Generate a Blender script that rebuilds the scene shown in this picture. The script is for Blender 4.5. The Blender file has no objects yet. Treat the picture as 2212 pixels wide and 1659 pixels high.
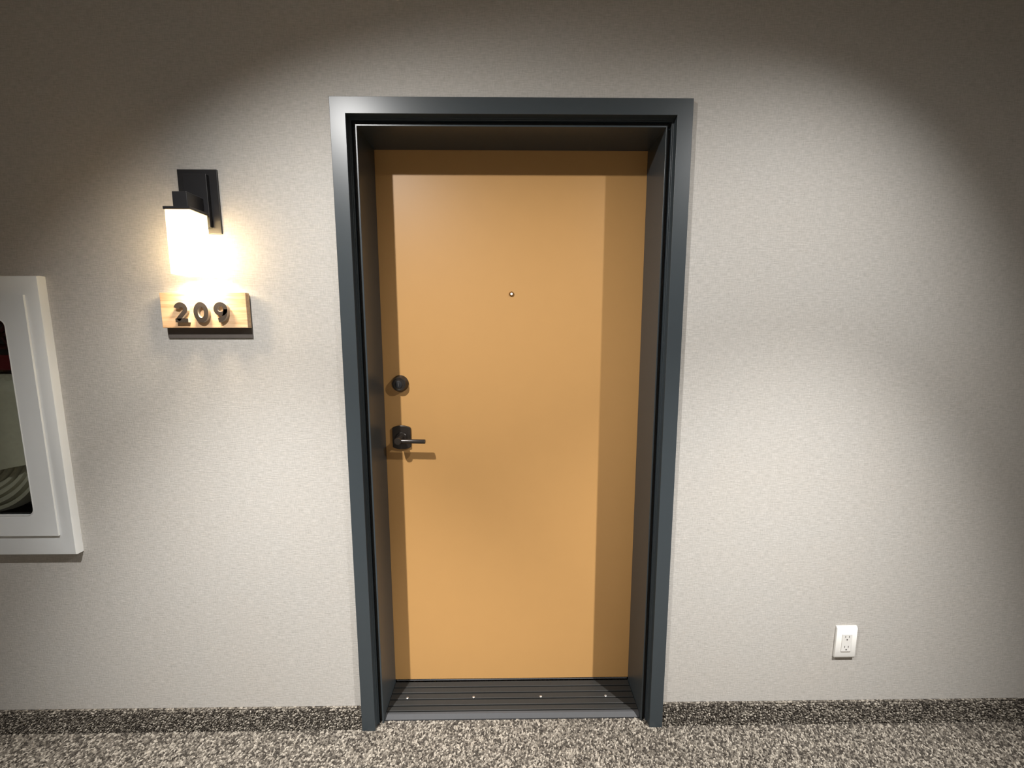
import bpy, bmesh, math, random
import numpy as np
from mathutils import Vector, Matrix

random.seed(7)
rng = np.random.default_rng(7)
scene = bpy.context.scene
C = scene.collection

# ------------------------------------------------------------------ camera
F_PX = 890.03                       # focal length in pixels of the 2212 px wide frame
CAM = (-0.0174, -1.3088, 1.4000)
YAW, PITCH, ROLL = 0.0122, -0.1269, -0.0010
cam_data = bpy.data.cameras.new('camera')
cam_data.sensor_fit = 'HORIZONTAL'
cam_data.sensor_width = 36.0
cam_data.lens = F_PX / 2212.0 * 36.0
cam_data.clip_start = 0.01
cam = bpy.data.objects.new('camera', cam_data)
C.objects.link(cam)
fw = Vector((math.sin(YAW) * math.cos(PITCH), math.cos(YAW) * math.cos(PITCH), math.sin(PITCH)))
rt = Vector((math.cos(YAW), -math.sin(YAW), 0))
up = rt.cross(fw)
rt2 = rt * math.cos(ROLL) + up * math.sin(ROLL)
up2 = -rt * math.sin(ROLL) + up * math.cos(ROLL)
m = Matrix((rt2, up2, -fw)).transposed().to_4x4()
m.translation = Vector(CAM)
cam.matrix_world = m
scene.camera = cam

# ------------------------------------------------------------------ world, exposure
w = bpy.data.worlds.new('world')
scene.world = w
w.use_nodes = True
w.node_tree.nodes['Background'].inputs[0].default_value = (0.9, 0.95, 1.0, 1)
w.node_tree.nodes['Background'].inputs[1].default_value = 0.02
vs = scene.view_settings
vs.view_transform = 'Standard'
vs.look = 'None'
vs.exposure = 0.0
vs.gamma = 1.0
vs.use_curve_mapping = False

# the two ceiling downlights (fixtures and their lamps are built further down)
CEIL = 2.52
LAMPS = [  # position, then two overlapping spots, cones shaped to fall off at the wall's ends: aim point, power, cone angle (deg)
    ((-0.827, -1.0, 2.497), [((-0.663, 0.0, -2.099), 390.0, 57.3), ((2.0, 0.0, -4.833), 196.0, 130.6)]),
    ((1.333, -1.0, 2.497), [((-0.873, 0.0, -5.996), 500.0, 71.1), ((0.246, 0.0, 0.399), 104.0, 90.1)]),
]
LAMP_COL = (1.0, 0.98, 0.955)
SCONCE_STRENGTH = 560.0

# ------------------------------------------------------------------ helpers
ORG = {}


def thing(name, loc, label=None, cat=None, group=None, kind=None):
    o = bpy.data.objects.new(name, None)
    C.objects.link(o)
    o.location = loc
    o.empty_display_size = 0.05
    ORG[o] = Vector(loc)
    tag(o, label, cat, group, kind)
    return o


def tag(o, label=None, cat=None, group=None, kind=None):
    if label: o['label'] = label
    if cat: o['category'] = cat
    if group: o['group'] = group
    if kind: o['kind'] = kind
    return o


def obj(name, bm, mat, parent=None, smooth=False, org=None):
    """bm holds world coordinates; the object's origin is its thing's base"""
    o_ = ORG[parent] if parent is not None else Vector(org or (0, 0, 0))
    bmesh.ops.translate(bm, verts=bm.verts, vec=-o_)
    bmesh.ops.recalc_face_normals(bm, faces=bm.faces)
    me = bpy.data.meshes.new(name)
    bm.to_mesh(me)
    bm.free()
    me.materials.append(mat)
    if smooth:
        me.polygons.foreach_set('use_smooth', [True] * len(me.polygons))
        me.set_sharp_from_angle(angle=math.radians(40))
    o = bpy.data.objects.new(name, me)
    C.objects.link(o)
    if parent is not None:
        o.parent = parent
    else:
        o.location = o_
    ORG[o] = o_
    return o


def dup(o, parent, offset):
    """copy of a part, sharing its mesh, moved by offset"""
    c = o.copy()
    C.objects.link(c)
    c.parent = parent
    c.location = Vector(o.location) + Vector(offset)
    ORG[c] = ORG[parent]
    return c


def new():
    return bmesh.new()


def box(bm, x0, x1, y0, y1, z0, z1, bev=0.0, seg=2):
    r = bmesh.ops.create_cube(bm, size=1.0)
    vs_ = r['verts']
    for v in vs_:
        v.co = Vector((x0 + (v.co.x + .5) * (x1 - x0), y0 + (v.co.y + .5) * (y1 - y0), z0 + (v.co.z + .5) * (z1 - z0)))
    if bev > 0:
        es = list({e for v in vs_ for e in v.link_edges})
        bmesh.ops.bevel(bm, geom=es, offset=bev, segments=seg, profile=0.5, affect='EDGES')
    return bm


def prism(bm, pts, axis, a, b):
    """extrude a closed 2D outline along an axis: x -> pts are (y,z); y -> (x,z); z -> (x,y)"""
    def mk(p, t):
        if axis == 'x': return (t, p[0], p[1])
        if axis == 'y': return (p[0], t, p[1])
        return (p[0], p[1], t)
    A = [bm.verts.new(mk(p, a)) for p in pts]
    B = [bm.verts.new(mk(p, b)) for p in pts]
    n = len(pts)
    bm.faces.new(A)
    bm.faces.new(B[::-1])
    for i in range(n):
        bm.faces.new((A[i], B[i], B[(i + 1) % n], A[(i + 1) % n]))
    return bm


def lathe_y(bm, cx, cz, prof, seg=40):
    """surface of revolution about the Y direction; prof = [(y, r), ...]; r = 0 closes"""
    rings = []
    for y, r in prof:
        if r <= 1e-7:
            rings.append([bm.verts.new((cx, y, cz))])
        else:
            rings.append([bm.verts.new((cx + r * math.cos(2 * math.pi * i / seg), y, cz + r * math.sin(2 * math.pi * i / seg))) for i in range(seg)])
    for a, b in zip(rings, rings[1:]):
        for i in range(seg):
            j = (i + 1) % seg
            if len(a) == 1:
                bm.faces.new((a[0], b[i], b[j]))
            elif len(b) == 1:
                bm.faces.new((a[i], b[0], a[j]))
            else:
                bm.faces.new((a[i], b[i], b[j], a[j]))
    return bm


def tube(bm, path, rad, seg=14, cap=True, flat=None):
    """round (or flattened: flat=(normal vector, ratio)) tube along a list of points"""
    P = [Vector(p) for p in path]
    rings = []
    for i, p in enumerate(P):
        t = (P[min(i + 1, len(P) - 1)] - P[max(i - 1, 0)]).normalized()
        ref = Vector((0, 1, 0)) if abs(t.y) < 0.9 else Vector((0, 0, 1))
        n1 = t.cross(ref).normalized()
        n2 = t.cross(n1).normalized()
        r = rad[i] if isinstance(rad, (list, tuple)) else rad
        k = flat if flat else 1.0
        rings.append([bm.verts.new(p + n1 * r * math.cos(2 * math.pi * s / seg) + n2 * r * k * math.sin(2 * math.pi * s / seg)) for s in range(seg)])
    for a, b in zip(rings, rings[1:]):
        for s in range(seg):
            bm.faces.new((a[s], b[s], b[(s + 1) % seg], a[(s + 1) % seg]))
    if cap:
        bm.faces.new(rings[0])
        bm.faces.new(rings[-1][::-1])
    return bm


def ribbon(bm, left, right, y0, y1, closed=False):
    """solid between two outlines (x,z), extruded from y0 to y1"""
    n = len(left)
    V = [[bm.verts.new((p[0], y, p[1])) for p in side] for side in (left, right) for y in (y0, y1)]
    L0, L1, R0, R1 = V
    for i in range(n if closed else n - 1):
        j = (i + 1) % n
        bm.faces.new((L0[i], L0[j], R0[j], R0[i]))
        bm.faces.new((L1[i], R1[i], R1[j], L1[j]))
        bm.faces.new((L0[i], L1[i], L1[j], L0[j]))
        bm.faces.new((R0[i], R0[j], R1[j], R1[i]))
    if not closed:
        for k in (0, n - 1):
            bm.faces.new((L0[k], R0[k], R1[k], L1[k]))
    return bm


# ------------------------------------------------------------------ materials
def principled(name, col, rough=0.5, metal=0.0, spec=0.5, coat=0.0):
    mt = bpy.data.materials.new(name)
    mt.use_nodes = True
    b = mt.node_tree.nodes['Principled BSDF']
    b.inputs['Base Color'].default_value = (*col, 1)
    b.inputs['Roughness'].default_value = rough
    b.inputs['Metallic'].default_value = metal
    b.inputs['Specular IOR Level'].default_value = spec
    b.inputs['Coat Weight'].default_value = coat
    return mt, mt.node_tree, b


def noise_paint(name, col, rough, var=0.04, scale=30.0, bump=0.05, bscale=900.0, spec=0.5, metal=0.0, coat=0.0, dist=0.0004):
    """paint or powder coat: slight mottling and an orange-peel relief"""
    mt, nt, b = principled(name, col, rough, metal, spec, coat)
    tc = nt.nodes.new('ShaderNodeTexCoord')
    n = nt.nodes.new('ShaderNodeTexNoise'); n.inputs['Scale'].default_value = scale; n.inputs['Detail'].default_value = 3
    nt.links.new(tc.outputs['Object'], n.inputs['Vector'])
    mix = nt.nodes.new('ShaderNodeMix'); mix.data_type = 'RGBA'
    mix.inputs['A'].default_value = (*[c * (1 - var) for c in col], 1)
    mix.inputs['B'].default_value = (*[min(1, c * (1 + var)) for c in col], 1)
    nt.links.new(n.outputs['Fac'], mix.inputs['Factor'])
    nt.links.new(mix.outputs['Result'], b.inputs['Base Color'])
    n2 = nt.nodes.new('ShaderNodeTexNoise'); n2.inputs['Scale'].default_value = bscale
    nt.links.new(tc.outputs['Object'], n2.inputs['Vector'])
    bp = nt.nodes.new('ShaderNodeBump'); bp.inputs['Strength'].default_value = bump; bp.inputs['Distance'].default_value = dist
    nt.links.new(n2.outputs['Fac'], bp.inputs['Height'])
    nt.links.new(bp.outputs['Normal'], b.inputs['Normal'])
    return mt


def wallpaper(name):
    """woven linen wallpaper: slubby horizontal and vertical threads"""
    mt, nt, b = principled(name, (.45, .42, .38), 0.62, spec=0.35)
    tc = nt.nodes.new('ShaderNodeTexCoord')

    def threads(sx, sz, detail=2.0):
        mp = nt.nodes.new('ShaderNodeMapping')
        mp.inputs['Scale'].default_value = (sx, 3.0, sz)
        nt.links.new(tc.outputs['Object'], mp.inputs['Vector'])
        n = nt.nodes.new('ShaderNodeTexNoise')
        n.inputs['Scale'].default_value = 1.0
        n.inputs['Detail'].default_value = detail
        n.inputs['Roughness'].default_value = 0.6
        nt.links.new(mp.outputs['Vector'], n.inputs['Vector'])
        return n.outputs['Fac']
    h = threads(42, 330)
    v = threads(300, 55)
    big = threads(3.0, 3.0, 3.0)

    def math_(op, a, bb):
        k = nt.nodes.new('ShaderNodeMath'); k.operation = op
        for i, q in enumerate((a, bb)):
            if isinstance(q, (int, float)): k.inputs[i].default_value = q
            else: nt.links.new(q, k.inputs[i])
        return k.outputs[0]
    weave = math_('ADD', math_('MULTIPLY', h, 0.58), math_('MULTIPLY', v, 0.42))
    mr = nt.nodes.new('ShaderNodeMapRange')
    mr.inputs['From Min'].default_value = .34; mr.inputs['From Max'].default_value = .66
    nt.links.new(weave, mr.inputs['Value'])
    ramp = nt.nodes.new('ShaderNodeMix'); ramp.data_type = 'RGBA'
    ramp.inputs['A'].default_value = (.384, .367, .342, 1)
    ramp.inputs['B'].default_value = (.520, .498, .470, 1)
    nt.links.new(mr.outputs['Result'], ramp.inputs['Factor'])
    tint = nt.nodes.new('ShaderNodeMix'); tint.data_type = 'RGBA'; tint.blend_type = 'MULTIPLY'
    tint.inputs['Factor'].default_value = 1.0
    nt.links.new(ramp.outputs['Result'], tint.inputs['A'])
    t2 = nt.nodes.new('ShaderNodeMix'); t2.data_type = 'RGBA'
    t2.inputs['A'].default_value = (.97, .99, 1.0, 1); t2.inputs['B'].default_value = (1.0, .985, .96, 1)
    nt.links.new(big, t2.inputs['Factor'])
    nt.links.new(t2.outputs['Result'], tint.inputs['B'])
    nt.links.new(tint.outputs['Result'], b.inputs['Base Color'])
    bp = nt.nodes.new('ShaderNodeBump'); bp.inputs['Strength'].default_value = 0.6; bp.inputs['Distance'].default_value = 0.0014
    nt.links.new(weave, bp.inputs['Height'])
    nt.links.new(bp.outputs['Normal'], b.inputs['Normal'])
    return mt


CARPET_STOPS = [(0.0, (.028, .023, .019)), (.22, (.052, .045, .037)), (.45, (.108, .094, .078)), (.72, (.20, .178, .148)), (1.0, (.36, .325, .275))]


def carpet_base(name, k=1.0):
    mt, nt, b = principled(name, (.2, .18, .15), 0.95, spec=0.1)
    tc = nt.nodes.new('ShaderNodeTexCoord')
    vo = nt.nodes.new('ShaderNodeTexVoronoi'); vo.inputs['Scale'].default_value = 190
    nt.links.new(tc.outputs['Object'], vo.inputs['Vector'])
    sep = nt.nodes.new('ShaderNodeSeparateColor')
    nt.links.new(vo.outputs['Color'], sep.inputs['Color'])
    cr = nt.nodes.new('ShaderNodeValToRGB')
    fill_ramp(cr, k)
    nt.links.new(sep.outputs['Red'], cr.inputs['Fac'])
    nt.links.new(cr.outputs['Color'], b.inputs['Base Color'])
    bp = nt.nodes.new('ShaderNodeBump'); bp.inputs['Strength'].default_value = 0.9; bp.inputs['Distance'].default_value = 0.004
    bp.invert = True
    nt.links.new(vo.outputs['Distance'], bp.inputs['Height'])
    nt.links.new(bp.outputs['Normal'], b.inputs['Normal'])
    return mt


def fill_ramp(cr, k):
    els = cr.color_ramp.elements
    while len(els) > 2: els.remove(els[-1])
    for i, (p, c) in enumerate(CARPET_STOPS):
        e = els[i] if i < 2 else els.new(p)
        e.position = p
        e.color = (*[min(1, x * k) for x in c], 1)


def carpet_pile(name, k=1.0):
    mt, nt, b = principled(name, (.2, .18, .15), 0.85, spec=0.2)
    at = nt.nodes.new('ShaderNodeAttribute'); at.attribute_name = 'yarn'
    cr = nt.nodes.new('ShaderNodeValToRGB')
    fill_ramp(cr, k)
    nt.links.new(at.outputs['Fac'], cr.inputs['Fac'])
    nt.links.new(cr.outputs['Color'], b.inputs['Base Color'])
    return mt


def wood(name):
    mt, nt, b = principled(name, (.62, .44, .27), 0.5, spec=0.35)
    tc = nt.nodes.new('ShaderNodeTexCoord')
    mp = nt.nodes.new('ShaderNodeMapping'); mp.inputs['Scale'].default_value = (9, 60, 130)
    nt.links.new(tc.outputs['Object'], mp.inputs['Vector'])
    n = nt.nodes.new('ShaderNodeTexNoise'); n.inputs['Scale'].default_value = 1.0; n.inputs['Detail'].default_value = 5; n.inputs['Distortion'].default_value = .6
    nt.links.new(mp.outputs['Vector'], n.inputs['Vector'])
    cr = nt.nodes.new('ShaderNodeValToRGB')
    cr.color_ramp.elements[0].position = .3; cr.color_ramp.elements[0].color = (.50, .30, .16, 1)
    cr.color_ramp.elements[1].position = .65; cr.color_ramp.elements[1].color = (.66, .46, .28, 1)
    nt.links.new(n.outputs['Fac'], cr.inputs['Fac'])
    nt.links.new(cr.outputs['Color'], b.inputs['Base Color'])
    return mt


def pane_glass(name):
    mt = bpy.data.materials.new(name); mt.use_nodes = True
    nt = mt.node_tree; nt.nodes.clear()
    out = nt.nodes.new('ShaderNodeOutputMaterial')
    tr = nt.nodes.new('ShaderNodeBsdfTransparent'); tr.inputs['Color'].default_value = (.87, .89, .87, 1)
    gl = nt.nodes.new('ShaderNodeBsdfGlossy'); gl.inputs['Roughness'].default_value = 0.02
    lw = nt.nodes.new('ShaderNodeLayerWeight'); lw.inputs['Blend'].default_value = 0.5
    pw = nt.nodes.new('ShaderNodeMath'); pw.operation = 'POWER'; pw.inputs[1].default_value = 4.0
    ml = nt.nodes.new('ShaderNodeMath'); ml.operation = 'MULTIPLY_ADD'; ml.inputs[1].default_value = 0.6; ml.inputs[2].default_value = 0.03
    mx = nt.nodes.new('ShaderNodeMixShader')
    nt.links.new(lw.outputs['Facing'], pw.inputs[0]); nt.links.new(pw.outputs[0], ml.inputs[0])
    nt.links.new(ml.outputs[0], mx.inputs[0]); nt.links.new(tr.outputs[0], mx.inputs[1]); nt.links.new(gl.outputs[0], mx.inputs[2])
    nt.links.new(mx.outputs[0], out.inputs[0])
    return mt


def frosted(name):
    mt = bpy.data.materials.new(name); mt.use_nodes = True
    nt = mt.node_tree; nt.nodes.clear()
    out = nt.nodes.new('ShaderNodeOutputMaterial')
    tl = nt.nodes.new('ShaderNodeBsdfTranslucent'); tl.inputs['Color'].default_value = (.80, .765, .66, 1)
    df = nt.nodes.new('ShaderNodeBsdfDiffuse'); df.inputs['Color'].default_value = (.85, .83, .75, 1)
    tr = nt.nodes.new('ShaderNodeBsdfTransparent'); tr.inputs['Color'].default_value = (1, .96, .86, 1)
    m1 = nt.nodes.new('ShaderNodeMixShader'); m1.inputs[0].default_value = .25
    m2 = nt.nodes.new('ShaderNodeMixShader'); m2.inputs[0].default_value = .20
    nt.links.new(tl.outputs[0], m1.inputs[1]); nt.links.new(df.outputs[0], m1.inputs[2])
    nt.links.new(m1.outputs[0], m2.inputs[1]); nt.links.new(tr.outputs[0], m2.inputs[2])
    nt.links.new(m2.outputs[0], out.inputs[0])
    return mt


def emit(name, col, strength):
    mt = bpy.data.materials.new(name); mt.use_nodes = True
    nt = mt.node_tree; nt.nodes.clear()
    out = nt.nodes.new('ShaderNodeOutputMaterial')
    e = nt.nodes.new('ShaderNodeEmission'); e.inputs['Color'].default_value = (*col, 1); e.inputs['Strength'].default_value = strength
    nt.links.new(e.outputs[0], out.inputs[0])
    return mt


M_WALL = wallpaper('linen_wallpaper')
M_FLOOR = carpet_base('loop_carpet')
M_PILE = carpet_pile('loop_carpet_yarn')
M_BASE = carpet_base('carpet_base', .85)
M_BPILE = carpet_pile('carpet_base_yarn', .85)
M_CEIL = noise_paint('ceiling_paint', (.70, .68, .64), .8, bump=.2, bscale=300)
M_FRAME = noise_paint('slate_enamel', (.038, .048, .055), .34, var=.03, bump=.06, bscale=260, spec=.5)
M_DOOR = noise_paint('ochre_door_paint', (.53, .295, .106), .42, var=.02, scale=14, bump=.06, bscale=500, spec=.45)
M_BLACK = noise_paint('black_metal', (.018, .018, .020), .33, var=.05, bump=.03, spec=.5)
M_BRONZE = noise_paint('oil_rubbed_bronze', (.030, .024, .020), .28, var=.1, bump=.03, spec=.6, metal=.3)
M_THRESH = noise_paint('ribbed_threshold', (.015, .015, .014), .55, var=.12, scale=60, bump=.15, spec=.4)
M_LIP = noise_paint('threshold_lip', (.042, .043, .046), .5, var=.1, scale=60, bump=.1, spec=.4)
M_SCREW = noise_paint('screw_steel', (.45, .44, .42), .4, metal=.9)
M_WHITE = noise_paint('white_enamel', (.66, .68, .685), .42, var=.02, bump=.05, bscale=400)
M_PLASTIC = noise_paint('white_plastic', (.72, .71, .68), .35, var=.01, bump=.01)
M_SLOT = noise_paint('slot_dark', (.10, .095, .09), .6)
M_WOOD = wood('pale_wood')
M_BACK = noise_paint('dark_brown_stain', (.095, .082, .074), .55, var=.15, scale=40)
M_DSIDE = noise_paint('digit_edge', (.42, .39, .34), .4, var=.05)
M_DIGIT = noise_paint('bronze_digit', (.030, .025, .022), .35, var=.1, spec=.5)
M_GLASS = pane_glass('cabinet_glass')
M_FROST = frosted('frosted_glass')
M_BULB = emit('bulb_glow', (1.0, .80, .55), SCONCE_STRENGTH)
M_LENS = emit('downlight_glow', (1.0, .93, .84), 6.0)
M_HOSE = noise_paint('canvas_hose', (.50, .475, .395), .85, var=.12, scale=80, bump=.5, bscale=700)
M_RED = noise_paint('red_enamel', (.15, .012, .016), .45)
M_DARKRED = noise_paint('dark_red_iron', (.09, .012, .014), .45)
M_CABIN = noise_paint('cabinet_lining', (.16, .15, .16), .6)
M_BRASS = noise_paint('aged_brass', (.30, .15, .04), .3, metal=.8)
M_LENSG = emit('peephole_glow', (1.0, .95, .85), 1.4)  # glow put into the lens for its bright spot; no lamp behind it
M_SEAL = noise_paint('rubber_seal', (.012, .012, .012), .7)

# ------------------------------------------------------------------ the corridor
Y_BACK = -1.72
X_L, X_R = -4.2, 4.2
WT = 0.24                      # wall thickness
DOOR_HW, DOOR_H = 0.497, 2.041
CAB = (-2.150, -1.500, 0.750, 1.505)   # niche x0 x1 z0 z1


def holed_wall(bm, x0, x1, z0, z1, y0, y1, holes):
    xs = sorted({x0, x1, *[h[0] for h in holes], *[h[1] for h in holes]})
    zs = sorted({z0, z1, *[max(z0, h[2]) for h in holes], *[h[3] for h in holes]})
    V = {}

    def vert(i, j, y):
        k = (i, j, y)
        if k not in V: V[k] = bm.verts.new((xs[i], y, zs[j]))
        return V[k]

    def solid(i, j):
        if not (0 <= i < len(xs) - 1 and 0 <= j < len(zs) - 1): return False
        cx, cz = (xs[i] + xs[i + 1]) / 2, (zs[j] + zs[j + 1]) / 2
        return not any(h[0] < cx < h[1] and h[2] < cz < h[3] for h in holes)
    for i in range(len(xs) - 1):
        for j in range(len(zs) - 1):
            if not solid(i, j): continue
            for y in (y0, y1):
                bm.faces.new((vert(i, j, y), vert(i + 1, j, y), vert(i + 1, j + 1, y), vert(i, j + 1, y)))
            for di, dj, a, b in ((-1, 0, (i, j), (i, j + 1)), (1, 0, (i + 1, j), (i + 1, j + 1)), (0, -1, (i, j), (i + 1, j)), (0, 1, (i, j + 1), (i + 1, j + 1))):
                if not solid(i + di, j + dj):
                    bm.faces.new((vert(*a, y0), vert(*b, y0), vert(*b, y1), vert(*a, y1)))
    return bm


tag(obj('wall_front', holed_wall(new(), X_L, X_R, 0, CEIL, 0.0, WT, [(-DOOR_HW, DOOR_HW, -1, DOOR_H), CAB]), M_WALL),
    'grey beige linen wallpapered corridor wall around the apartment door', kind='structure')
tag(obj('wall_back', box(new(), X_L, X_R, Y_BACK - .1, Y_BACK, 0, CEIL), M_WALL), 'linen wallpapered corridor wall behind the viewer', kind='structure')
tag(obj('wall_left', box(new(), X_L - .1, X_L, Y_BACK - .1, WT, 0, CEIL), M_WALL), 'wall closing the corridor at its left end', kind='structure')
tag(obj('wall_right', box(new(), X_R, X_R + .1, Y_BACK - .1, WT, 0, CEIL), M_WALL), 'wall closing the corridor at its right end', kind='structure')
floor = tag(obj('floor', box(new(), X_L - .1, X_R + .1, Y_BACK - .1, WT, -.08, 0), M_FLOOR), 'speckled taupe and cream loop carpet floor', kind='structure')
tag(obj('ceiling', box(new(), X_L - .1, X_R + .1, Y_BACK - .1, WT, CEIL, CEIL + .1), M_CEIL), 'plain painted corridor ceiling', kind='structure')

BASE_H = 0.088
base_l = tag(obj('baseboard_left', box(new(), X_L, -.5335, -.008, 0, 0, BASE_H, .0015), M_BASE), 'strip of dark loop carpet as skirting left of the door', kind='structure')
base_r = tag(obj('baseboard_right', box(new(), .5335, X_R, -.008, 0, 0, BASE_H, .0015), M_BASE), 'strip of dark loop carpet as skirting right of the door', kind='structure')


def pile(name, parent, mat, u0, u1, v0, v1, pitch, plane, skip=None):
    """thousands of small yarn loops standing on a carpet, one mesh"""
    nu, nv = int((u1 - u0) / pitch), int((v1 - v0) / pitch)
    U, V = np.meshgrid(u0 + (np.arange(nu) + .5) * pitch, v0 + (np.arange(nv) + .5) * pitch)
    U = U.ravel() + rng.uniform(-.45, .45, U.size) * pitch
    V = V.ravel() + rng.uniform(-.45, .45, V.size) * pitch
    if skip is not None:
        k = ~skip(U, V)
        U, V = U[k], V[k]
    n = U.size
    ang = rng.normal(.75, .75, n)
    la = pitch * rng.uniform(.62, 1.05, n)          # half length along the loop
    lb = pitch * rng.uniform(.36, .52, n)
    hh = pitch * rng.uniform(.45, .95, n)
    S = 6
    t = np.arange(S) * 2 * np.pi / S
    tiers = [(1.0, 0.0), (.86, .55), (.45, .92)]
    P = np.zeros((n, len(tiers) * S + 1, 3))
    for ti, (sc, hz) in enumerate(tiers):
        a = la[:, None] * np.cos(t)[None] * sc
        b = lb[:, None] * np.sin(t)[None] * sc
        P[:, ti * S:(ti + 1) * S, 0] = U[:, None] + a * np.cos(ang)[:, None] - b * np.sin(ang)[:, None]
        P[:, ti * S:(ti + 1) * S, 1] = V[:, None] + a * np.sin(ang)[:, None] + b * np.cos(ang)[:, None]
        P[:, ti * S:(ti + 1) * S, 2] = (hz * hh)[:, None]
    P[:, -1, 0], P[:, -1, 1], P[:, -1, 2] = U, V, hh
    P = P.reshape(-1, 3)
    if plane == 'floor':
        co = np.stack([P[:, 0], P[:, 1], P[:, 2] - .0004], 1)
    else:
        co = np.stack([P[:, 0], -.0076 - P[:, 2], P[:, 1]], 1)
    nvp = len(tiers) * S + 1
    quads, tris = [], []
    for ti in range(len(tiers) - 1):
        for s in range(S):
            s2 = (s + 1) % S
            quads.append((ti * S + s, ti * S + s2, (ti + 1) * S + s2, (ti + 1) * S + s))
    for s in range(S):
        tris.append(((len(tiers) - 1) * S + s, (len(tiers) - 1) * S + (s + 1) % S, nvp - 1))
    off = (np.arange(n) * nvp)[:, None, None]
    Q = (np.array(quads)[None] + off).reshape(-1, 4)
    T = (np.array(tris)[None] + off).reshape(-1, 3)
    me = bpy.data.meshes.new(name)
    me.vertices.add(len(co)); me.vertices.foreach_set('co', co.astype(np.float32).ravel())
    loops = np.concatenate([Q.ravel(), T.ravel()])
    me.loops.add(len(loops)); me.loops.foreach_set('vertex_index', loops.astype(np.int32))
    me.polygons.add(len(Q) + len(T))
    st = np.concatenate([np.arange(len(Q)) * 4, len(Q) * 4 + np.arange(len(T)) * 3])
    me.polygons.foreach_set('loop_start', st.astype(np.int32))
    me.polygons.foreach_set('use_smooth', np.ones(len(Q) + len(T), bool))
    me.update(calc_edges=True)
    at = me.attributes.new('yarn', 'FLOAT', 'POINT')
    at.data.foreach_set('value', np.repeat(rng.beta(1.15, 1.15, n), nvp).astype(np.float32))
    me.materials.append(mat)
    o = bpy.data.objects.new(name, me)
    C.objects.link(o)
    o.parent = parent
    o['kind'] = 'stuff'
    return o


def frame_feet(U, V):
    return ((np.abs(U) > .468) & (np.abs(U) < .536) & (V > -.017)) | (V > -.011) & (np.abs(U) > .53)


pile('carpet_pile', floor, M_PILE, -2.3, 2.3, -.42, .022, .0062, 'floor', frame_feet)
pile('skirting_pile', base_l, M_BPILE, -2.3, -.540, .002, BASE_H - .003, .0062, 'wall')
pile('skirting_pile', base_r, M_BPILE, .540, 2.3, .002, BASE_H - .003, .0062, 'wall')

# ------------------------------------------------------------------ door frame
OUT_HW, OUT_H = .532, 2.0765
# profile: u = distance in from the outer edge, y = depth
PROF = [(0, 0), (0, -.0137), (.046, -.0137), (.046, .012), (.0515, .012), (.0515, .030), (.0635, .030), (.0635, .012),
        (.0685, .012), (.0685, .1755), (.0560, .1755), (.0560, .232), (.0365, .232), (.0365, 0)]


def bevel_mod(o, wd, seg=2, ang=40):
    md = o.modifiers.new('bevel', 'BEVEL')
    md.width = wd; md.segments = seg; md.limit_method = 'ANGLE'; md.angle_limit = math.radians(ang)
    o.data.polygons.foreach_set('use_smooth', [True] * len(o.data.polygons))
    md.harden_normals = False
    o.data.set_sharp_from_angle(angle=math.radians(35))


def sweep2(bm, f0, f1):
    """loft the profile between two positions given as functions (u, y) -> point"""
    A = [bm.verts.new(f0(u, y)) for u, y in PROF]
    B = [bm.verts.new(f1(u, y)) for u, y in PROF]
    n = len(PROF)
    for i in range(n):
        bm.faces.new((A[i], B[i], B[(i + 1) % n], A[(i + 1) % n]))
    return bm


frame = thing('trim_1', (0, 0, 0), 'slate grey steel door frame with deep reveal around the ochre door', kind='structure')
for s in (-1, 1):
    j = obj('jamb', sweep2(new(), lambda u, y: (s * (OUT_HW - u), y, .0005), lambda u, y: (s * (OUT_HW - u), y, OUT_H - u)), M_FRAME, frame)
    bevel_mod(j, .0009)
h = obj('head', sweep2(new(), lambda u, y: (-(OUT_HW - u), y, OUT_H - u), lambda u, y: (OUT_HW - u, y, OUT_H - u)), M_FRAME, frame)
bevel_mod(h, .0007)
# rubber seal lying deep in the groove of the frame
for s in (-1, 1):
    b = new(); box(b, min(s * .4695, s * .4795), max(s * .4695, s * .4795), .024, .0305, .002, 2.006)
    obj('seal', b, M_SEAL, frame)
b = new(); box(b, -.4795, .4795, .024, .0305, 2.0135, 2.0235); obj('seal', b, M_SEAL, frame)

# ------------------------------------------------------------------ threshold
TX = .4625
thr = thing('door_threshold', (0, .1, 0), 'dark ribbed door threshold with small round screws at the foot of the door', 'threshold')
pts = [(.0245, .0006), (.0245, .006), (.035, .0175)]
y = .035
b = new(); prism(b, [(.0225, .0004), (.0225, .0052), (.0335, .0165), (.0405, .0172), (.0405, .0004)], 'x', -TX, TX)
o = obj('nosing', b, M_LIP, thr)
b = new(); box(b, -TX, TX, .0408, .171, .0004, .0135); obj('base_plate', b, M_THRESH, thr)
ribs = [(.0440, .0620), (.0670, .0885), (.0935, .1150), (.1200, .1420), (.1460, .1705)]
for (a, c) in ribs:
    b = new(); box(b, -TX, TX, a, c, .0130, .0188, .0016, 2); obj('rib', b, M_THRESH, thr)
sc0 = None
for x in (-.3992, -.1478, .1082, .3564):
    if sc0 is None:
        b = new()
        bmesh.ops.create_uvsphere(b, u_segments=16, v_segments=8, radius=.0052)
        for v in b.verts: v.co = Vector((v.co.x + x, v.co.y + .0985, max(v.co.z, 0) * .45 + .0186))
        sc0 = obj('screw', b, M_SCREW, thr, smooth=True); x0 = x
    else:
        dup(sc0, thr, (x - x0, 0, 0))

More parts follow.
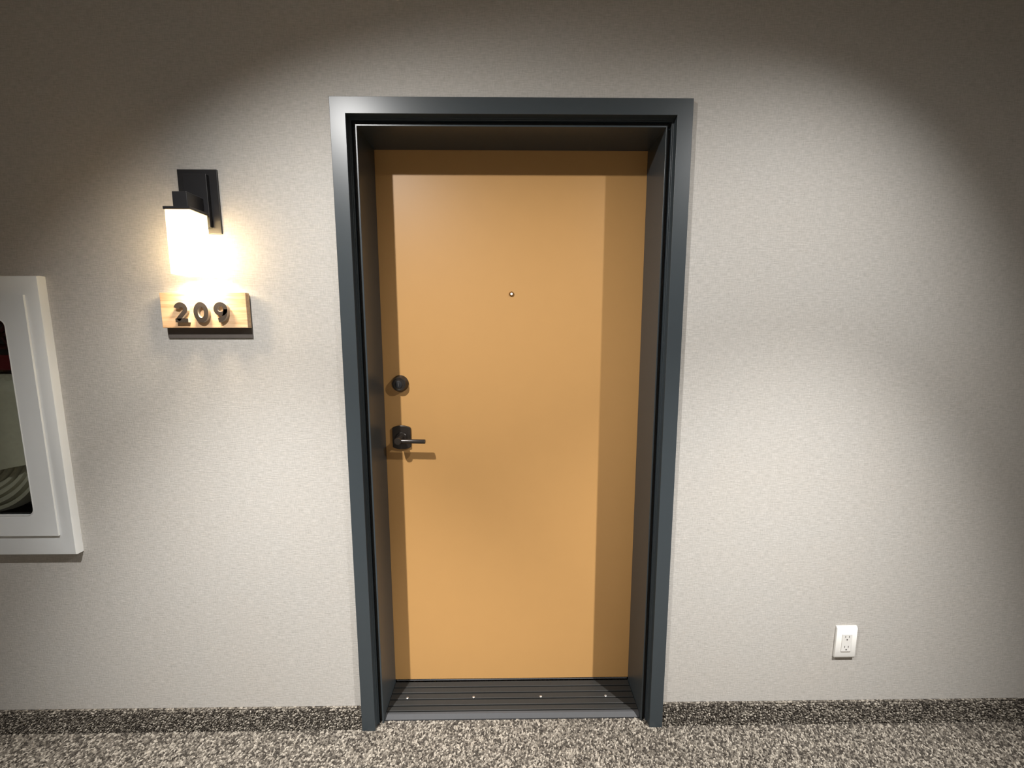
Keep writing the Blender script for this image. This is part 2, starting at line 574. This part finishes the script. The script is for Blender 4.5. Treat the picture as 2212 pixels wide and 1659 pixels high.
# ------------------------------------------------------------------ door
DY = .1772
door = thing('door_1', (0, DY, .014), 'flat ochre yellow apartment entry door with black hardware', kind='structure')
b = new(); box(b, -.4725, .4725, DY, DY + .044, .0235, 2.0165, .0012, 1); obj('door_leaf', b, M_DOOR, door)
b = new(); box(b, -.4600, .4600, DY - .0035, DY - .0003, .0195, .0235, .0008, 1); obj('door_sweep', b, M_LIP, door)

# peephole
b = new(); lathe_y(b, -.0006, 1.5312, [(DY - .0002, .0085), (DY - .003, .0085), (DY - .0042, .0072), (DY - .0042, .0050), (DY - .0015, .0046), (DY - .0002, .0046)], 28)
ph = obj('peephole', b, M_BRASS, door, smooth=True)
b = new(); lathe_y(b, -.0006, 1.5314, [(DY - .0003, .0040), (DY - .0022, .0034), (DY - .0031, .0018), (DY - .0034, 0)], 20); obj('peephole_lens', b, M_LENSG, ph, smooth=True)

# deadbolt
bx, bz = -.4040, 1.2135
b = new()
lathe_y(b, bx, bz, [(DY - .0002, .0305), (DY - .004, .0305), (DY - .006, .0295), (DY - .018, .0255), (DY - .0205, .0240), (DY - .0208, .0205), (DY - .0185, .0195), (DY - .0185, 0)], 48)
db = obj('deadbolt', b, M_BRONZE, door, smooth=True)
b = new(); lathe_y(b, bx - .0015, bz - .002, [(DY - .0186, .0135), (DY - .0205, .0130), (DY - .0210, .0118), (DY - .0210, 0)], 36); cy = obj('key_cylinder', b, M_BLACK, db, smooth=True)
b = new(); box(b, bx - .0023, bx - .0007, DY - .0213, DY - .0209, bz - .0085, bz + .0045, .0002, 1); obj('keyway', b, M_SLOT, db)

# lever handle: rosette with straight sides and bowed ends, neck, lever
lx, lz = -.4045, 1.0145
hw_, hh_, bow = .0335, .0365, .0085
out = []
for k in range(13):
    t = -1 + 2 * k / 12
    out.append((lx + hw_ * t, lz + hh_ + bow * (1 - t * t)))
for k in range(13):
    t = 1 - 2 * k / 12
    out.append((lx + hw_ * t, lz - hh_ - bow * (1 - t * t)))
b = new(); prism(b, out, 'y', DY - .0002, DY - .0085)
handle = obj('door_handle', b, M_BRONZE, door); bevel_mod(handle, .0022, 3, 50)
b = new(); lathe_y(b, lx, lz, [(DY - .0084, .0205), (DY - .0120, .0205), (DY - .0140, .0185), (DY - .0140, .0110), (DY - .0300, .0105), (DY - .040, .0112), (DY - .0600, .0128), (DY - .0635, .0118), (DY - .0640, 0)], 36)
obj('lever_neck', b, M_BRONZE, handle, smooth=True)
b = new(); tube(b, [(lx, DY - .0525, lz - .0015), (lx + .02, DY - .0525, lz - .0018), (lx + .0935, DY - .0525, lz - .0035), (lx + .0955, DY - .0525, lz - .0035)], [.0078, .0078, .0078, .0070], 20)
obj('lever', b, M_BRONZE, handle, smooth=True)

# ------------------------------------------------------------------ wall sconce
SX = -.9365
sconce = thing('wall_sconce', (SX, 0, 1.69), 'lit wall lamp with black square backplate and frosted glass box shade', 'wall lamp')
b = new(); box(b, -.9953, -.8778, -.005, 0, 1.6935, 1.878, .0012, 2); obj('backplate', b, M_BLACK, sconce)
b = new(); box(b, SX - .0345, SX + .0345, -.0175, -.005, 1.7105, 1.8615, .0012, 2); obj('canopy', b, M_BLACK, sconce)
b = new(); box(b, SX - .0205, SX + .0205, -.0825, -.0172, 1.7465, 1.7915, .0012, 2); obj('arm', b, M_BLACK, sconce)
SH = (SX - .0358, SX + .0358, -.0975, -.0262)   # shade x0 x1 y0 y1
b = new(); box(b, SH[0] - .0016, SH[1] + .0016, SH[2] - .0016, SH[3] + .0016, 1.7390, 1.7470, .0008, 1); obj('shade_cap', b, M_BLACK, sconce)
# open-bottomed glass box, 3 mm walls, rounded corners
def rrect(x0, x1, y0, y1, r, n=5):
    P = []
    for cx, cy, a0 in ((x1 - r, y1 - r, 0), (x0 + r, y1 - r, 90), (x0 + r, y0 + r, 180), (x1 - r, y0 + r, 270)):
        for k in range(n):
            a = math.radians(a0 + 90 * k / (n - 1))
            P.append((cx + r * math.cos(a), cy + r * math.sin(a)))
    return P
b = new()
o_, i_ = rrect(*SH, .005), rrect(SH[0] + .003, SH[1] - .003, SH[2] + .003, SH[3] - .003, .003)
zb, zt = 1.5640, 1.7388
R4 = [[b.verts.new((p[0], p[1], z)) for p in ring] for ring in (o_, i_) for z in (zb, zt)]
ob, ot, ib, it = R4
n = len(o_)
for k in range(n):
    q = (k + 1) % n
    b.faces.new((ob[k], ob[q], ot[q], ot[k])); b.faces.new((ib[k], it[k], it[q], ib[q]))
    b.faces.new((ob[k], ib[k], ib[q], ob[q])); b.faces.new((ot[k], ot[q], it[q], it[k]))
obj('glass_shade', b, M_FROST, sconce, smooth=True)
SY = (SH[2] + SH[3]) / 2
b = new()
bmesh.ops.create_cone(b, cap_ends=True, segments=24, radius1=.0135, radius2=.0135, depth=.045, matrix=Matrix.Translation((SX, SY, 1.7165)))
obj('lamp_socket', b, M_WHITE, sconce, smooth=True)
b = new()
prof = [(1.694, .0115), (1.650, .012), (1.630, .0185), (1.612, .0225), (1.594, .0225), (1.579, .0165), (1.573, .008), (1.5715, 0)]
rings = []
for z, r in prof:
    rings.append([b.verts.new((SX + r * math.cos(2 * math.pi * k / 24), SY + r * math.sin(2 * math.pi * k / 24), z)) for k in range(24)] if r > 0 else [b.verts.new((SX, SY, z))])
for A, B in zip(rings, rings[1:]):
    for k in range(24):
        q = (k + 1) % 24
        b.faces.new((A[k], A[q], B[q], B[k]) if len(B) > 1 else (A[k], A[q], B[0]))
b.faces.new(rings[0])
obj('light_bulb', b, M_BULB, sconce, smooth=True)

# ------------------------------------------------------------------ number sign
sign = thing('number_sign', (-.941, 0, 1.38), 'pale wooden number block reading 209 under the lit wall lamp', 'sign')
b = new(); box(b, -1.0715, -.8108, -.0045, 0, 1.3800, 1.5000, .0006, 1); obj('backboard', b, M_BACK, sign)
b = new(); box(b, -1.0700, -.8112, -.0235, -.0045, 1.4120, 1.5175, .0010, 2); obj('wood_block', b, M_WOOD, sign)
DF, DB = -.0335, -.0236


def arc(cx, cz, rx, rz, a0, a1, n):
    return [(cx + rx * math.cos(math.radians(a0 + (a1 - a0) * k / (n - 1))), cz + rz * math.sin(math.radians(a0 + (a1 - a0) * k / (n - 1)))) for k in range(n)]


def offset_path(path, wd):
    L, R = [], []
    for i, p in enumerate(path):
        a = path[max(i - 1, 0)]; c = path[min(i + 1, len(path) - 1)]
        dx, dz = c[0] - a[0], c[1] - a[1]
        q = math.hypot(dx, dz)
        nx, nz = -dz / q, dx / q
        h_ = (wd[i] if isinstance(wd, list) else wd) / 2
        L.append((p[0] + nx * h_, p[1] + nz * h_)); R.append((p[0] - nx * h_, p[1] - nz * h_))
    return L, R


Z0, ZH = 1.4285, .0600      # digit foot and height
ST = .0128
# 2
b = new()
x0, wd = -1.0220, .0390
cx, rz = x0 + wd * .48, .0140
path = arc(cx, Z0 + ZH - ST / 2 - rz, wd * .5 - ST * .42, rz, 168, -28, 22)
end = (x0 + ST * .62, Z0 + ST * .55)
path += [tuple(path[-1][k] + (end[k] - path[-1][k]) * t for k in (0, 1)) for t in (.2, .4, .6, .8, 1.0)]
L, R = offset_path(path, ST)
ribbon(b, L, R, DF, DB)
box(b, x0 + .0005, x0 + wd, DF, DB, Z0, Z0 + ST * .9)
obj('digit', b, M_DIGIT, sign)
# 0
b = new()
cx, cz = -.9428, Z0 + ZH / 2
ribbon(b, arc(cx, cz, .0222, ZH / 2 + .0006, 0, 360 - 7.5, 48), arc(cx, cz, .0092, ZH / 2 - .0132, 0, 360 - 7.5, 48), DF, DB, closed=True)
obj('digit', b, M_DIGIT, sign)
# 9
b = new()
cx, cz, rr = -.8836, Z0 + ZH - .0205, .0208
ribbon(b, arc(cx, cz, rr, .0208, 0, 360 - 7.5, 48), arc(cx, cz, .0090, .0086, 0, 360 - 7.5, 48), DF, DB, closed=True)
tail = [(cx + rr - ST / 2, cz)]
for k in range(1, 15):
    t = k / 14
    p0, p1, p2 = (cx + rr - ST / 2, cz), (cx + rr - ST / 2, Z0 + .0095), (cx - .0085, Z0 + ST * .46)
    tail.append(tuple((1 - t) ** 2 * p0[q] + 2 * t * (1 - t) * p1[q] + t * t * p2[q] for q in (0, 1)))
L, R = offset_path(tail, ST)
ribbon(b, L, R, DF, DB)
obj('digit', b, M_DIGIT, sign)

# dark faces, pale cut edges
for o in [c for c in sign.children if c.name.startswith('digit')]:
    o.data.materials.append(M_DSIDE)
    for p in o.data.polygons:
        p.material_index = 0 if abs(p.normal.y) > .9 else 1

# ------------------------------------------------------------------ wall outlet
ox, oz = 1.1665, .3195
outlet = thing('wall_outlet', (ox, 0, oz - .059), 'white double wall outlet low on the wall right of the door', 'outlet')
b = new(); prism(b, [(0, oz - .0560), (-.0062, oz - .0595), (-.0072, oz - .0585), (-.0085, oz - .0530), (-.0085, oz + .0530), (-.0040, oz + .0595), (0, oz + .0600)], 'x', ox - .0362, ox + .0362)
cp = obj('cover_plate', b, M_PLASTIC, outlet); bevel_mod(cp, .0012, 2, 50)
b = new(); box(b, ox - .0168, ox + .0168, -.0108, -.0084, oz - .0335, oz + .0335, .0012, 2); rc = obj('receptacle', b, M_PLASTIC, outlet)
slot0 = gr0 = None
for dz in (.019, -.019):
    for dx in (-.0062, .0066):
        if slot0 is None:
            b = new(); box(b, ox + dx - .0011, ox + dx + .0011, -.0111, -.0106, oz + dz + .0010, oz + dz + .0085, .0002, 1); slot0 = obj('slot', b, M_SLOT, rc); s0 = (dx, dz)
        else:
            dup(slot0, rc, (dx - s0[0], 0, dz - s0[1]))
    if gr0 is None:
        b = new(); lathe_y(b, ox + .0002, oz + dz - .0062, [(-.0106, .0026), (-.0111, .0026), (-.0111, 0)], 14); gr0 = obj('ground_hole', b, M_SLOT, rc); g0 = dz
    else:
        dup(gr0, rc, (0, 0, dz - g0))

# ------------------------------------------------------------------ fire hose cabinet
cab = thing('fire_hose_cabinet', (-1.82, 0, .676), 'white steel fire hose cabinet with glazed door set into the wall', 'cabinet')
CX0, CX1, CZ0, CZ1 = -2.222, -1.4285, .6765, 1.5675
b = new()
# flange around the niche, bevelled outer edge
ring_o = [(CX0, CZ0), (CX1, CZ0), (CX1, CZ1), (CX0, CZ1)]
def ins(d): return [(CX0 + d, CZ0 + d), (CX1 - d, CZ0 + d), (CX1 - d, CZ1 - d), (CX0 + d, CZ1 - d)]
lv = []
for d, y in ((0, 0), (0, -.0185), (.0018, -.0232), (.0062, -.0252), (.066, -.0252), (.066, -.004)):
    lv.append([b.verts.new((p[0], y, p[1])) for p in ins(d)])
for A, B in zip(lv, lv[1:]):
    for k in range(4):
        b.faces.new((A[k], A[(k + 1) % 4], B[(k + 1) % 4], B[k]))
for k in range(4):
    b.faces.new((lv[-1][k], lv[-1][(k + 1) % 4], lv[0][(k + 1) % 4], lv[0][k]))
obj('trim_flange', b, M_WHITE, cab, smooth=True)
# tub in the wall
b = new()
T = (CAB[0] + .002, CAB[1] - .002, CAB[2] + .002, CAB[3] - .002)
box(b, T[0], T[1], .200, .203, T[2], T[3])
box(b, T[0], T[0] + .002, .002, .200, T[2], T[3]); box(b, T[1] - .002, T[1], .002, .200, T[2], T[3])
box(b, T[0] + .002, T[1] - .002, .002, .200, T[2], T[2] + .002); box(b, T[0] + .002, T[1] - .002, .002, .200, T[3] - .002, T[3])
obj('tub', b, M_CABIN, cab)
# door: sheet frame with rounded window
D0 = (CX0 + .0465, CX1 - .0410, .7455, 1.5105)
G0 = (CX0 + .105, -1.5345, .8150, 1.4385)
b = new()
gi = rrect(*G0, .022, 9)
def outer_match(P, rect):
    """points on the outer rectangle radially matching the window outline"""
    res = []
    cx, cz = (rect[0] + rect[1]) / 2, (rect[2] + rect[3]) / 2
    n = len(P); q = n // 4
    corners = [(rect[1], rect[3]), (rect[0], rect[3]), (rect[0], rect[2]), (rect[1], rect[2])]
    for k, p in enumerate(P):
        c = corners[k // q]; f = (k % q) / (q - 1)
        sx = (p[0], c[1]); sz = (c[0], p[1])
        kk = k // q
        first, last = (sz, sx) if kk % 2 == 0 else (sx, sz)
        if f < .5:
            g = f / .5; res.append((first[0] + (c[0] - first[0]) * g, first[1] + (c[1] - first[1]) * g))
        else:
            g = (f - .5) / .5; res.append((c[0] + (last[0] - c[0]) * g, c[1] + (last[1] - c[1]) * g))
    return res
go = outer_match(gi, D0)
YD0, YD1 = -.0310, -.0255
ribbon(b, go, gi, YD0, YD1, closed=True)
cdoor = obj('cabinet_door', b, M_WHITE, cab)
b = new(); box(b, G0[0] - .012, G0[1] + .012, -.0253, -.0223, G0[2] - .012, G0[3] + .012); obj('glass_pane', b, M_GLASS, cdoor)
b = new(); ribbon(b, rrect(G0[0] + .0002, G0[1] - .0002, G0[2] + .0002, G0[3] - .0002, .0218, 8), rrect(G0[0] + .0022, G0[1] - .0022, G0[2] + .0022, G0[3] - .0022, .020, 8), -.0320, -.0256, closed=True)
obj('window_gasket', b, M_WHITE, cdoor, smooth=True)

# hose rack, valve and folded hose inside
rack = thing('hose_rack', (-1.80, .1, 1.27), 'dark red metal hose rack bar behind the cabinet glass', 'hose rack')
b = new(); box(b, -2.05, -1.545, .055, .085, 1.275, 1.325, .004, 2); obj('rack_bar', b, M_RED, rack)
for x in (-1.97, -1.66):
    b = new(); box(b, x - .012, x + .012, .085, .198, 1.285, 1.315, .002, 1); obj('wall_bracket', b, M_RED, rack)
valve = thing('hose_valve', (-1.60, .1, 1.33), 'dark red valve handwheel above the hose inside the cabinet', 'valve')
def torus(bm, c, R, r, seg=36):
    P = [(c[0] + R * math.cos(2 * math.pi * k / seg), c[1], c[2] + R * math.sin(2 * math.pi * k / seg)) for k in range(seg + 1)]
    return tube(bm, P, r, 10, cap=False)
vx, vz = -1.660, 1.392
b = new(); torus(b, (vx, .060, vz), .040, .0085); obj('handwheel', b, M_DARKRED, valve, smooth=True)
for a in (0, 60, 120):
    b = new()
    ca, sa = math.cos(math.radians(a)), math.sin(math.radians(a))
    tube(b, [(vx - .04 * ca, .060, vz - .04 * sa), (vx, .055, vz), (vx + .04 * ca, .060, vz + .04 * sa)], .005, 8)
    obj('spoke', b, M_DARKRED, valve, smooth=True)
b = new(); lathe_y(b, vx, vz, [(.045, 0), (.045, .011), (.075, .012), (.085, .020), (.14, .022), (.199, .022)], 24); obj('valve_body', b, M_BRASS, valve, smooth=True)

hose = thing('fire_hose', (-1.80, .08, .76), 'pale canvas fire hose folded in hanging loops inside the cabinet', 'fire hose')
hx = -1.815
for k in range(7):
    R = .255 - .030 * k
    zc = 1.035 - .006 * k
    top = 1.262
    path = [(hx - R, .080, top), (hx - R, .080, zc + .05)]
    path += [(hx + R * math.cos(a), .080 + .006 * math.sin(3 * a + k), zc + R * .94 * math.sin(a)) for a in np.linspace(math.pi, 2 * math.pi, 28)]
    path += [(hx + R, .080, zc + .05), (hx + R, .080, top)]
    b = new(); tube(b, path, .0165, 10, flat=2.2); obj('hose_loop', b, M_HOSE, hose, smooth=True)
# the outermost fold hangs over the rack as one broad flap
b = new()
NX, NZ = 18, 24
def flap(u, v):
    x = -2.03 + (.445) * u
    z = .915 + .345 * v
    y = .030 - .012 * math.sin(math.pi * min(1, u * 1.0)) + .004 * math.sin(u * 19 + v * 2) * (1 - v) ** 2
    y += .05 * max(0, (v - .86) / .14) ** 2.2
    z -= .035 * max(0, (u - .8) / .2) ** 2 * v + .05 * (1 - v) * math.cos(u * 3.0) * (1 if u > .3 else u / .3)
    y += .035 * max(0, (u - .86) / .14) ** 2
    return (x, y, z)
grid = [[b.verts.new(flap(i / NX, j / NZ)) for j in range(NZ + 1)] for i in range(NX + 1)]
for i in range(NX):
    for j in range(NZ):
        b.faces.new((grid[i][j], grid[i + 1][j], grid[i + 1][j + 1], grid[i][j + 1]))
r = bmesh.ops.extrude_face_region(b, geom=list(b.faces))
bmesh.ops.translate(b, verts=[g for g in r['geom'] if isinstance(g, bmesh.types.BMVert)], vec=(0, .006, 0))
obj('hose_fold', b, M_HOSE, hose, smooth=True)

# ------------------------------------------------------------------ ceiling downlights
for (pos, beams), side in zip(LAMPS, ('left', 'right')):
    d = thing('ceiling_downlight', (pos[0], pos[1], CEIL), 'small round recessed ceiling downlight up to the %s of the door' % side, 'ceiling light', 'corridor ceiling downlights')
    b = new()
    prof = [(CEIL - .0005, .062), (CEIL - .0045, .060), (CEIL - .006, .052), (CEIL - .004, .044), (CEIL - .0005, .043)]
    rings = [[b.verts.new((pos[0] + r * math.cos(2 * math.pi * k / 40), pos[1] + r * math.sin(2 * math.pi * k / 40), z)) for k in range(40)] for z, r in prof]
    for A, B in zip(rings, rings[1:]):
        for k in range(40): b.faces.new((A[k], A[(k + 1) % 40], B[(k + 1) % 40], B[k]))
    obj('trim_ring', b, M_WHITE, d, smooth=True)
    b = new()
    bmesh.ops.create_cone(b, cap_ends=True, segments=32, radius1=.040, radius2=.043, depth=.003, matrix=Matrix.Translation((pos[0], pos[1], CEIL - .0022)))
    obj('lens', b, M_LENS, d)
    for aim, power, ang in beams:
        L = bpy.data.lights.new('downlight_lamp', 'SPOT')
        L.energy = power; L.color = LAMP_COL; L.spot_size = math.radians(ang); L.spot_blend = 1.0; L.shadow_soft_size = .018
        lo = bpy.data.objects.new('downlight_lamp', L)
        C.objects.link(lo)
        lo.parent = d
        lo.location = Vector(pos) - Vector((pos[0], pos[1], CEIL))
        lo.rotation_euler = (Vector(aim) - Vector(pos)).to_track_quat('-Z', 'Y').to_euler()
